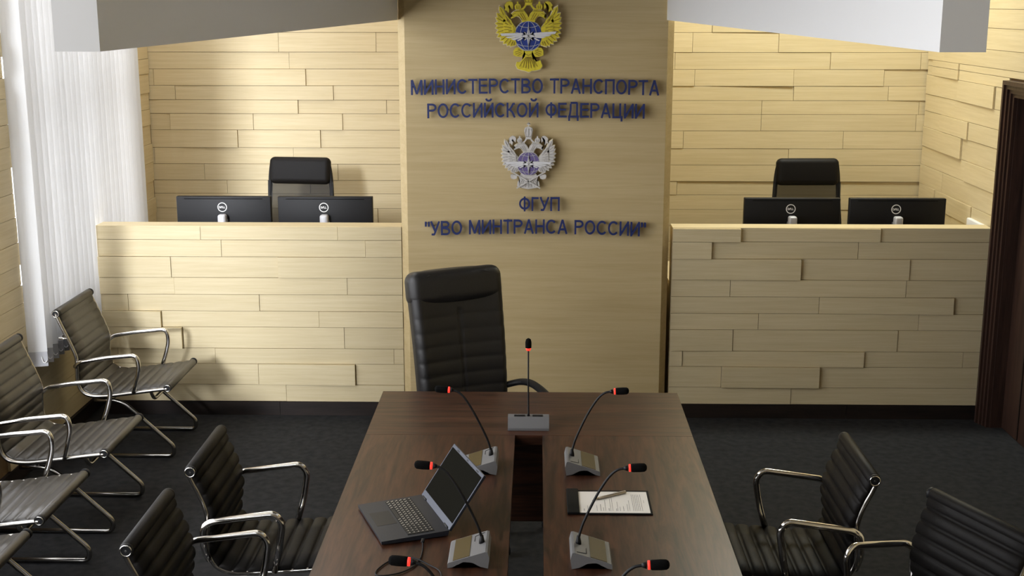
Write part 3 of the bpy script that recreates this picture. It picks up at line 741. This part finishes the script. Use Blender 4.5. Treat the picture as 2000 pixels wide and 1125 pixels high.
# executive chair (faces +x locally)
ex = thing('executive_chair', 'tall black leather executive chair with padded headrest at the head of the table', 'chair', (-.232, 5.05, 0), R(-62))
swivel_base(ex, .44, .28, black_pl)
m = MB(); m.rbox((.0, 0, .475), (.48, .48, .09), .035, 4); m.build('seat', leather_dk, ex)
def quilt_back():
    m = MB(); rows = 90; cols = 48; W = .212
    F, B = [], []
    for i in range(rows+1):
        z = .47+(1.085-.47)*i/rows; s = i/rows
        lean = -.20-.10*s-.035*math.sin(math.pi*min(1, s*1.15))*-1*.3
        hw = W*(1-.06*(1-s))*(1 if s < .93 else math.sqrt(max(.05, 1-((s-.93)/.07)**2*.55)))
        seg = abs(math.sin(math.pi*(z-.47)/.062))**.3 if z < .93 else 1
        f_, b_ = [], []
        for j in range(cols+1):
            u = -1+2*j/cols; edge = max(0, (abs(u)-.82)/.18)
            th = .047+.006*seg - .03*edge**2.2
            mid = .007*math.exp(-(u/.03)**2) if z < .93 else 0
            wing = .028*abs(u)**2.2
            f_.append(m.v((lean+th-mid+wing, -u*hw, z))); b_.append(m.v((lean-.045+.02*edge**2+wing*.6, -u*hw, z)))
        F.append(f_); B.append(b_)
    for G, fl in ((F, 0), (B, 1)):
        for i in range(rows):
            for j in range(cols): m.f([G[i][j], G[i][j+1], G[i+1][j+1], G[i+1][j]], True)
    for i in range(rows):
        m.f([F[i][0], F[i+1][0], B[i+1][0], B[i][0]], True); m.f([F[i][-1], F[i+1][-1], B[i+1][-1], B[i][-1]], True)
    for j in range(cols):
        m.f([F[0][j], F[0][j+1], B[0][j+1], B[0][j]]); m.f([F[-1][j], F[-1][j+1], B[-1][j+1], B[-1][j]], True)
    return m
bk = quilt_back().build('backrest', leather_dk, ex)
m = MB()
rot = Matrix.Rotation(R(-10), 3, 'Y')
m.rbox((-.274, 0, 1.020), (.118, .432, .150), .044, 6, rot); m.build('headrest', leather_dk, ex)
for s in (-1, 1):
    m = MB(); m.tube(spline([(-.17, s*.205, .575), (-.13, s*.252, .592), (-.05, s*.270, .600), (.08, s*.268, .585), (.17, s*.265, .54), (.17, s*.262, .48), (.08, s*.255, .45)], 8), .019, 10, False, .75); m.build('armrest', black_pl, ex)

# mesh-back office chairs behind the counters (face +x locally)
def office_chair(label, loc, rz):
    t = thing('office_chair', label, 'chair', loc, rz, 'mesh office chairs behind the counters')
    swivel_base(t, .43, .30, black_pl)
    m = MB(); m.rbox((.02, 0, .465), (.46, .47, .08), .03, 4); m.build('seat', leather, t)
    m = MB(); m.rbox((-.262, 0, 1.235), (.066, .372, .160), .032, 6, Matrix.Rotation(R(-8), 3, 'Y')); m.build('headrest', leather, t)
    for s in (-1, 1):
        m = MB(); m.tube(spline([(-.262, s*.170, 1.295), (-.262, s*.184, 1.20), (-.252, s*.192, 1.05), (-.225, s*.205, .85), (-.20, s*.205, .62), (-.16, s*.16, .47)], 6), .0135, 8); m.build('back_frame', black_pl, t)
        m = MB(); m.tube(rounded([(-.12, s*.235, .46), (-.06, s*.262, .56), (-.10, s*.262, .66), (.16, s*.262, .665)], .04), .016, 8, False, .7); m.build('armrest', black_pl, t)
    m = MB(); G = []
    for i in range(9):
        z = .60+.575*i/8; x = -.205-.045*(i/8); G.append([m.v((x-.018*(1-(u/2)**2), u*.1, z)) for u in (-2, -1, 0, 1, 2)])
    for A, B in zip(G, G[1:]):
        for j in range(4): m.f([A[j], A[j+1], B[j+1], B[j]], True)
    m.build('mesh_panel', mesh_m, t)
    m = MB(); m.tube([(-.205, -.2, .61), (-.225, 0, .61), (-.205, .2, .61)], .012, 8); m.build('lower_bar', black_pl, t)
    m = MB(); m.tube([(-.222, 0, .61), (-.17, 0, .50), (-.05, 0, .43)], .02, 8); m.build('back_support', black_pl, t)
    return t
office_chair('black mesh office chair behind the left counter, catching sunlight', (-1.445, 7.205, 0), R(-96))
office_chair('black mesh office chair behind the right counter, in shade', (1.605, 7.205, 0), R(-88))

# ------------------------------------------------------------------ monitors (backs towards the room)
def monitor(label, loc, rz):
    t = thing('computer_monitor', label, 'monitor', loc, rz, 'monitors on the reception counters')
    m = MB(); m.rbox((0, .0, .265), (.530, .038, .32), .004, 2); sh = m.build('rear_shell', black_pl, t)
    m = MB(); m.box(-.262, .262, .0191, .0205, .11, .42); m.build('screen', glass_scr, t)
    m = MB(); m.box(-.22, .22, -.0196, -.0189, .410, .4135); m.build('vent_slot', foam, sh)
    zc = .365; xo = -.008
    m = MB(); m.strip([(xo+.0245*math.cos(R(a)), zc+.0245*math.sin(R(a))) for a in range(0, 361, 15)], .0045, .019, .0202)
    x = -.0175; k = .0115
    for ch in 'DELL':
        w, s = glyph(ch)
        ang = R(-38) if ch == 'E' else 0
        for st_ in s:
            P = []
            for p in st_:
                u, v = (p[0]-w/2)*k, (p[1]-.5)*k
                P.append((xo+x+w*k/2+u*math.cos(ang)-v*math.sin(ang), zc+u*math.sin(ang)+v*math.cos(ang)))
            m.strip(P, .0024, .019, .0202)
        x += w*k+.0016
    m.build('logo', logo_w, sh)
    m = MB(); m.rbox((-.002, -.052, .178), (.046, .050, .304), .012, 4); m.build('stand_post', post_m, t)
    m = MB(); m.rbox((-.002, -.024, .27), (.05, .02, .05), .004, 2); m.build('stand_hinge', grey_pl, t)
    m = MB(); m.rbox((-.002, -.03, .008), (.24, .18, .016), .006, 3); m.build('stand_base', silver_pl, t)
    return t
for (x, rz, lab) in ((-1.757, 0, 'black monitor seen from behind on the left counter, nearer the window'), (-1.187, 0, 'black monitor seen from behind on the left counter, nearer the pillar'),
                     (1.411, 0, 'black monitor seen from behind on the right counter, in front of the office chair'), (1.992, 0, 'black monitor seen from behind on the right counter, nearer the right wall')):
    monitor(lab, (x, 6.96, .7305), rz)

# ------------------------------------------------------------------ conference table
tb = thing('conference_table', 'long dark wenge conference table with a slot along its middle', 'table', (-.027, 3.2, 0))
def tp(name, mt, *bx):
    m = MB(); m.M = Matrix.Translation((.027, -3.2, 0))
    for b in bx: m.cur = random.random(); m.box(*b)
    return m.build(name, mt, tb)
TX0, TX1, SX0, SX1, TY1, TYS, TY0 = -.591, .537, -.075, .020, 4.63, 4.131, 1.55
tp('head_top', wenge_x, (TX0, TX1, TYS+.001, TY1, .715, .75))
tp('side_top', wenge_y, (TX0, SX0, TY0, TYS-.0005, .715, .75))
tp('side_top', wenge_y, (SX1, TX1, TY0, TYS-.0005, .715, .75))
tp('modesty_panel', wenge_x, (-.45, .40, 4.16, 4.18, .42, .7145))
for x in (TX0+.03, TX1-.06): tp('slab_leg', wenge_z, (x, x+.03, 4.2, 4.58, 0, .7145))
for x in (TX0+.10, SX0-.12, SX1+.09, TX1-.13):
    for y in (1.72, 3.92): tp('post_leg', wenge_z, (x, x+.05, y, y+.05, 0, .7145))

# ------------------------------------------------------------------ conference microphones
def unit_mic(label, loc, side):
    """gooseneck discussion unit; side=+1: its head points to +x"""
    t = thing('conference_microphone', label, 'microphone', loc, 0 if side > 0 else math.pi, 'conference microphones')
    W = .07
    pr = [(-.053, 0), (-.057, .026), (-.052, .0455), (-.046, .0465), (.051, .015), (.054, .010), (.054, .0), (.042, .002), (.012, .018), (-.012, .016), (-.034, .004)]
    m = MB()
    A = [m.v((x, -W, z)) for x, z in pr]; B = [m.v((x, W, z)) for x, z in pr]
    n = len(pr); fa = m.f(A); fb = m.f(B[::-1])
    for i in range(n): m.f([A[i], A[(i+1) % n], B[(i+1) % n], B[i]])
    bmesh.ops.triangulate(m.bm, faces=[fa, fb], ngon_method='EAR_CLIP')
    base = m.build('base', silver_pl if side < 0 else grey_pl2, t)
    slope = math.atan2(.0465-.015, .097)
    def top(u): return .0465-(u+.046)*math.tan(slope)
    m = MB()
    q = [(-.004, -W+.004), (.040, -W+.004), (.040, W-.004), (-.004, W-.004)]
    lo = [m.v((x, y, top(x)+.0002)) for x, y in q]; hi = [m.v((x, y, top(x)+.0012)) for x, y in q]
    m.f(hi); m.f(lo[::-1])
    for i in range(4): m.f([lo[i], lo[(i+1) % 4], hi[(i+1) % 4], hi[i]])
    m.build('display', bronze_scr, base)
    m = MB(); m.tube([(-.040, -.060, top(-.040)+.0006), (-.014, -.052, top(-.014)+.0006)], .0008, 6); m.tube([(-.014, -.052, top(-.014)+.0006), (-.014, -.02, top(-.014)+.0006)], .0008, 6); m.build('button_line', black_pl, base)
    nb = (-.034, 0, top(-.034))
    m = MB(); m.lathe(nb, [(.008, -.002), (.0075, .006), (.004, .022)], 14); m.build('neck_socket', black_pl, base)
    path = spline([(-.034, 0, nb[2]+.012), (-.022, .004, nb[2]+.055), (.012, .009, nb[2]+.13), (.044, .006, nb[2]+.185), (.068, .001, nb[2]+.209), (.095, -.003, nb[2]+.2155)], 6)
    m = MB(); m.tube(path, .0036, 8); nk = m.build('gooseneck', black_pl, t)
    e = path[-1]; dx = Vector((1, -.04, .06)).normalized()
    m = MB(); m.tube([e+dx*.0015, e+dx*.0065], .0098, 14); m.build('light_ring', red_glow, nk)
    m = MB(); m.tube([e-dx*.012, e-dx*.001], [.0045, .0085], 12); m.build('collar', black_pl, nk)
    m = MB(); m.tube([e+dx*.007, e+dx*.010, e+dx*.030, e+dx*.042, e+dx*.047, e+dx*.049], [.0095, .0112, .0118, .0112, .008, .003], 14); m.build('foam_head', foam, nk)
    return t
grey_pl2 = mat('shaded_silver_plastic', (.30, .30, .30, 1), .38, metal=.3, bump=.05, bscale=300)
grey_pl2 = silver_pl
for y, lr in ((3.82, 'behind the open laptop'), (3.145, 'in front of the open laptop'), (2.555, 'lowest on the left half of the table')):
    unit_mic('gooseneck conference microphone pointing left, '+lr, (-.180, y, .7502), -1)
for y, lr in ((3.82, 'farthest on the right half of the table'), (3.145, 'in front of the clipboard'), (2.555, 'lowest on the right half of the table')):
    unit_mic('gooseneck conference microphone pointing right, '+lr, (.147, y, .7502), 1)
cm = thing('chairman_microphone', 'straight gooseneck microphone on a silver bar base before the executive chair', 'microphone', (-.029, 4.20, .7502))
m = MB(); m.hexa([(-.072, -.022, 0), (.072, -.022, 0), (.072, .05, 0), (-.072, .05, 0), (-.072, .004, .042), (.072, .004, .042), (.072, .03, .044), (-.072, .03, .044)]); ba = m.build('bar_base', silver_pl, cm)
m = MB(); m.box(-.070, .070, -.0235, -.0221, .001, .009); m.build('front_foot', grey_pl, ba)
m = MB(); m.box(-.05, -.012, .008, .02, .0425, .0455); m.box(.014, .05, .008, .02, .0425, .0455); m.build('button_row', black_pl, ba)
m = MB(); m.tube([(0, .014, .040), (0, .014, .052), (-.001, .012, .15), (-.001, .008, .285)], [.006, .003, .0028, .0028], 8); nk = m.build('gooseneck', black_pl, cm)
m = MB(); m.tube([(-.001, .008, .283), (-.001, .0075, .292)], [.007, .0098], 14); m.build('light_ring', red_glow, nk)
m = MB(); m.tube([(-.001, .0075, .292), (-.001, .007, .312), (-.001, .007, .322), (-.001, .007, .326)], [.0105, .0108, .0085, .003], 14); m.build('foam_head', foam, nk)

# ------------------------------------------------------------------ laptop
ex_ = Vector((.178, .069, 0)).normalized(); ey_ = Vector((-ex_.y, ex_.x, 0))
hc = Vector((-.297, 3.4085, 0)); ang = math.atan2(ex_.y, ex_.x)
lp = thing('laptop', 'open graphite laptop with a dark screen on the left half of the table', 'laptop', (hc.x, hc.y, .7502), ang)
HW = .140
m = MB(); m.hexa([(-.190, -HW, .004), (0, -HW, .003), (0, HW, .003), (-.190, HW, .004), (-.191, -HW, .013), (.004, -HW, .018), (.004, HW, .018), (-.191, HW, .013)]); bs = m.build('base', lap_m, lp)
tz = lambda x: .018+(x-.004)*(.005/.195)
m = MB()
for x, y in ((-.17, -.12), (-.17, .12), (-.02, -.12), (-.02, .12)): m.lathe((x, y, 0), [(.008, 0), (.008, .0045)], 10)
m.build('rubber_feet', black_pl, bs)
def patch(name, x0, x1, y0, y1, h, mt, par):
    m = MB(); m.hexa([(x0, y0, tz(x0)-.001), (x1, y0, tz(x1)-.001), (x1, y1, tz(x1)-.001), (x0, y1, tz(x0)-.001), (x0, y0, tz(x0)+h), (x1, y0, tz(x1)+h), (x1, y1, tz(x1)+h), (x0, y1, tz(x0)+h)]); return m.build(name, mt, par)
patch('touchpad', -.176, -.118, -.035, .062, .0004, key_m, bs)
kb = patch('keyboard', -.112, -.034, -.127, .127, .0003, black_pl, bs)
rows_k = 6; kx0, kx1 = -.111, -.035
mk, ml = MB(), MB()
for r_ in range(rows_k):
    xa = kx0+(kx1-kx0)*r_/rows_k; xb = xa+(kx1-kx0)/rows_k-.0022
    ncol = 17
    for c_ in range(ncol):
        ya = .126-.252*c_/ncol; yb_ = ya-.252/ncol+.002
        if r_ == 0 and 4 <= c_ <= 8:
            if c_ > 4: continue
            yb_ = ya-.252/ncol*5+.002
        z0, z1 = tz(xa), tz(xa)+.0018
        mk.box(xa, xb, yb_, ya, z0, z1)
        if not (r_ == 0 and c_ == 4):
            mx_, my_ = (xa+xb)/2, (ya+yb_)/2
            ml.box(mx_+.0005, mx_+.0040, my_+.0010, my_+.0042, z1, z1+.0002)
            if c_ < 13 and r_ < 5: ml.box(mx_-.0038, mx_-.0008, my_-.0036, my_-.0008, z1, z1+.0002)
ko = mk.build('keys', key_m, kb); tag(ko, kind='stuff'); lo_ = ml.build('key_legends', legend_m, kb); tag(lo_, kind='stuff')
# lid
la = R(55); lm = Matrix.Translation((.004, 0, .017)) @ Matrix.Rotation(-la, 4, 'Y')
m = MB(); m.M = lm; m.box(.0, .182, -HW, HW, -.006, 0); ld = m.build('lid', lap_m, lp)
m = MB(); m.M = lm; m.box(.001, .181, -HW+.001, HW-.001, .0001, .0010); m.build('bezel', lap_bez, ld)
m = MB(); m.M = lm; m.box(.020, .172, -HW+.006, HW-.006, .0011, .0016); m.build('screen', glass_scr, ld)
m = MB(); m.M = lm; m.box(.174, .179, -.006, .006, .0011, .0014); m.box(.174, .178, .075, .095, .0011, .0014); m.box(.174, .178, -.1, -.08, .0011, .0014); m.build('camera_strip', black_pl, ld)
for s in (-1, 1):
    m = MB(); m.tube([(.006, s*.09, .0165), (.006, s*.125, .0165)], .005, 10); m.build('hinge', black_pl, lp)
# cable
m = MB()
zt = .7532
cab = spline([(-.312, 3.218, .760), (-.309, 3.188, .7545), (-.310, 3.13, zt), (-.325, 3.075, zt), (-.36, 3.035, zt), (-.41, 3.02, zt), (-.418, 3.05, zt), (-.40, 3.095, zt), (-.375, 3.125, zt), (-.33, 3.12, zt+.0055), (-.28, 3.085, zt), (-.252, 3.05, zt), (-.245, 3.00, zt), (-.25, 2.9, zt), (-.30, 2.75, zt), (-.36, 2.5, zt)], 8)
m.tube(cab, .0023, 6); o = m.build('laptop_cable', black_pl); tag(o, 'thin black cable looping on the table beside the laptop', 'cable')
m = MB(); m.rbox((-.312, 3.226, .7605), (.010, .022, .006), .002, 2); m.build('plug', black_pl, o)

# ------------------------------------------------------------------ clipboard, sheet and pen
cb = thing('clipboard', 'black clipboard lying on the right half of the table', 'clipboard', (.2155, 3.53, .7502))
m = MB(); m.rbox((0, 0, .0022), (.249, .183, .004), .0015, 2); m.build('board', leatherette, cb)
m = MB(); m.rbox((-.107, 0, .0056), (.036, .186, .0078), .003, 3); m.build('cover_flap', leatherette, cb)
pp = MB(); pp.box(.1255, .333, 3.4445, 3.607, .7546, .7552)
po = pp.build('printed_sheet', paper_m); tag(po, 'white printed sheet on the black clipboard', 'paper')
m = MB(); 
def ink(x, y0, y1, t=.0011):
    y = y0
    while y < y1:
        L = random.uniform(.004, .013); e = min(y+L, y1); m.box(x, x+t, y, e, .7552, .7554); y = e+.0018
for x, y1, tt in ((.140, 3.474, .0016), (.151, 3.498, .001), (.178, 3.50, .001), (.189, 3.508, .0016), (.197, 3.484, .0012), (.203, 3.54, .001), (.213, 3.478, .0016), (.218, 3.552, .001), (.224, 3.560, .001), (.235, 3.476, .0016), (.239, 3.528, .001), (.246, 3.49, .001), (.256, 3.494, .0012), (.268, 3.51, .001), (.274, 3.54, .001), (.285, 3.585, .001), (.290, 3.585, .001), (.295, 3.585, .001), (.300, 3.585, .001), (.305, 3.585, .001), (.311, 3.585, .001)):
    ink(x, 3.459, y1, tt)
ink(.319, 3.52, 3.54, .0008)
m.build('printed_lines', ink_m, po)
pn = thing('ballpoint_pen', 'slim metallic pen lying across the printed sheet', 'pen', (.2195, 3.5645, .7596), math.atan2(.065, .107))
m = MB(); m.tube([(-.040, 0, 0), (.055, 0, 0), (.060, 0, 0)], [.0040, .0042, .0036], 12); m.build('barrel', steel_pen, pn)
m = MB(); m.tube([(-.0625, 0, -.002), (-.054, 0, -.001), (-.0395, 0, 0)], [.0007, .0016, .0039], 12); m.build('tip', steel_pen, pn)
m = MB(); m.box(.015, .058, -.0012, .0012, .0042, .0054); m.box(.054, .058, -.0012, .0012, .0028, .0042); m.build('clip', chrome, pn)

# ------------------------------------------------------------------ light, sky, camera
sun = bpy.data.objects.new('sun', bpy.data.lights.new('sun', 'SUN')); COL.objects.link(sun)
sd = Vector((.205, 1, -.25)).normalized()
sun.rotation_euler = sd.to_track_quat('-Z', 'Y').to_euler()
sun.data.energy = 3.4; sun.data.angle = R(8); sun.data.color = (.93, .97, 1.04)
w = bpy.data.worlds.new('sky'); S.world = w; w.use_nodes = True
bgn = w.node_tree.nodes['Background']; bgn.inputs['Color'].default_value = (.98, .99, 1.02, 1); bgn.inputs['Strength'].default_value = 5
for i, (y0, y1, z0, z1) in enumerate(WIN):
    l = bpy.data.lights.new('window_portal', 'AREA'); l.shape = 'RECTANGLE'; l.size = z1-z0; l.size_y = y1-y0
    l.cycles.is_portal = True
    o = bpy.data.objects.new('window_portal', l); COL.objects.link(o)
    o.location = (XL-.14, (y0+y1)/2, (z0+z1)/2); o.rotation_euler = (0, R(-90), 0)
for lx, pw in ((1.55, 66), (-1.8, 24)):  # added unseen fill lamps that brighten the walls behind the counters
    l = bpy.data.lights.new('added_reception_fill', 'AREA'); l.shape = 'RECTANGLE'; l.size = 1.3; l.size_y = .5; l.energy = pw; l.color = (.97, 1, .92) if lx > 0 else (1, 1, 1)
    o = bpy.data.objects.new('added_reception_fill', l); COL.objects.link(o); o.location = (lx, 7.1, ZC-.02)
cam = bpy.data.objects.new('camera', bpy.data.cameras.new('camera')); COL.objects.link(cam)
cam.data.sensor_width = 36; cam.data.lens = 36*2460/2000; cam.data.clip_start = .05
psi = math.atan(52*math.cos(R(12.67))/2460)
cam.location = (0, 0, 2.2); cam.rotation_euler = (R(90-12.67), 0, psi)
S.camera = cam
vs = S.view_settings; vs.view_transform = 'Standard'; vs.look = 'None'; vs.gamma = 1; vs.use_curve_mapping = False; vs.exposure = 0
S.display_settings.display_device = 'sRGB'
S.cycles.max_bounces = 10; S.cycles.diffuse_bounces = 6; S.cycles.use_denoising = True
S.cycles.sample_clamp_indirect = 8
S.cycles.caustics_reflective = False; S.cycles.caustics_refractive = False
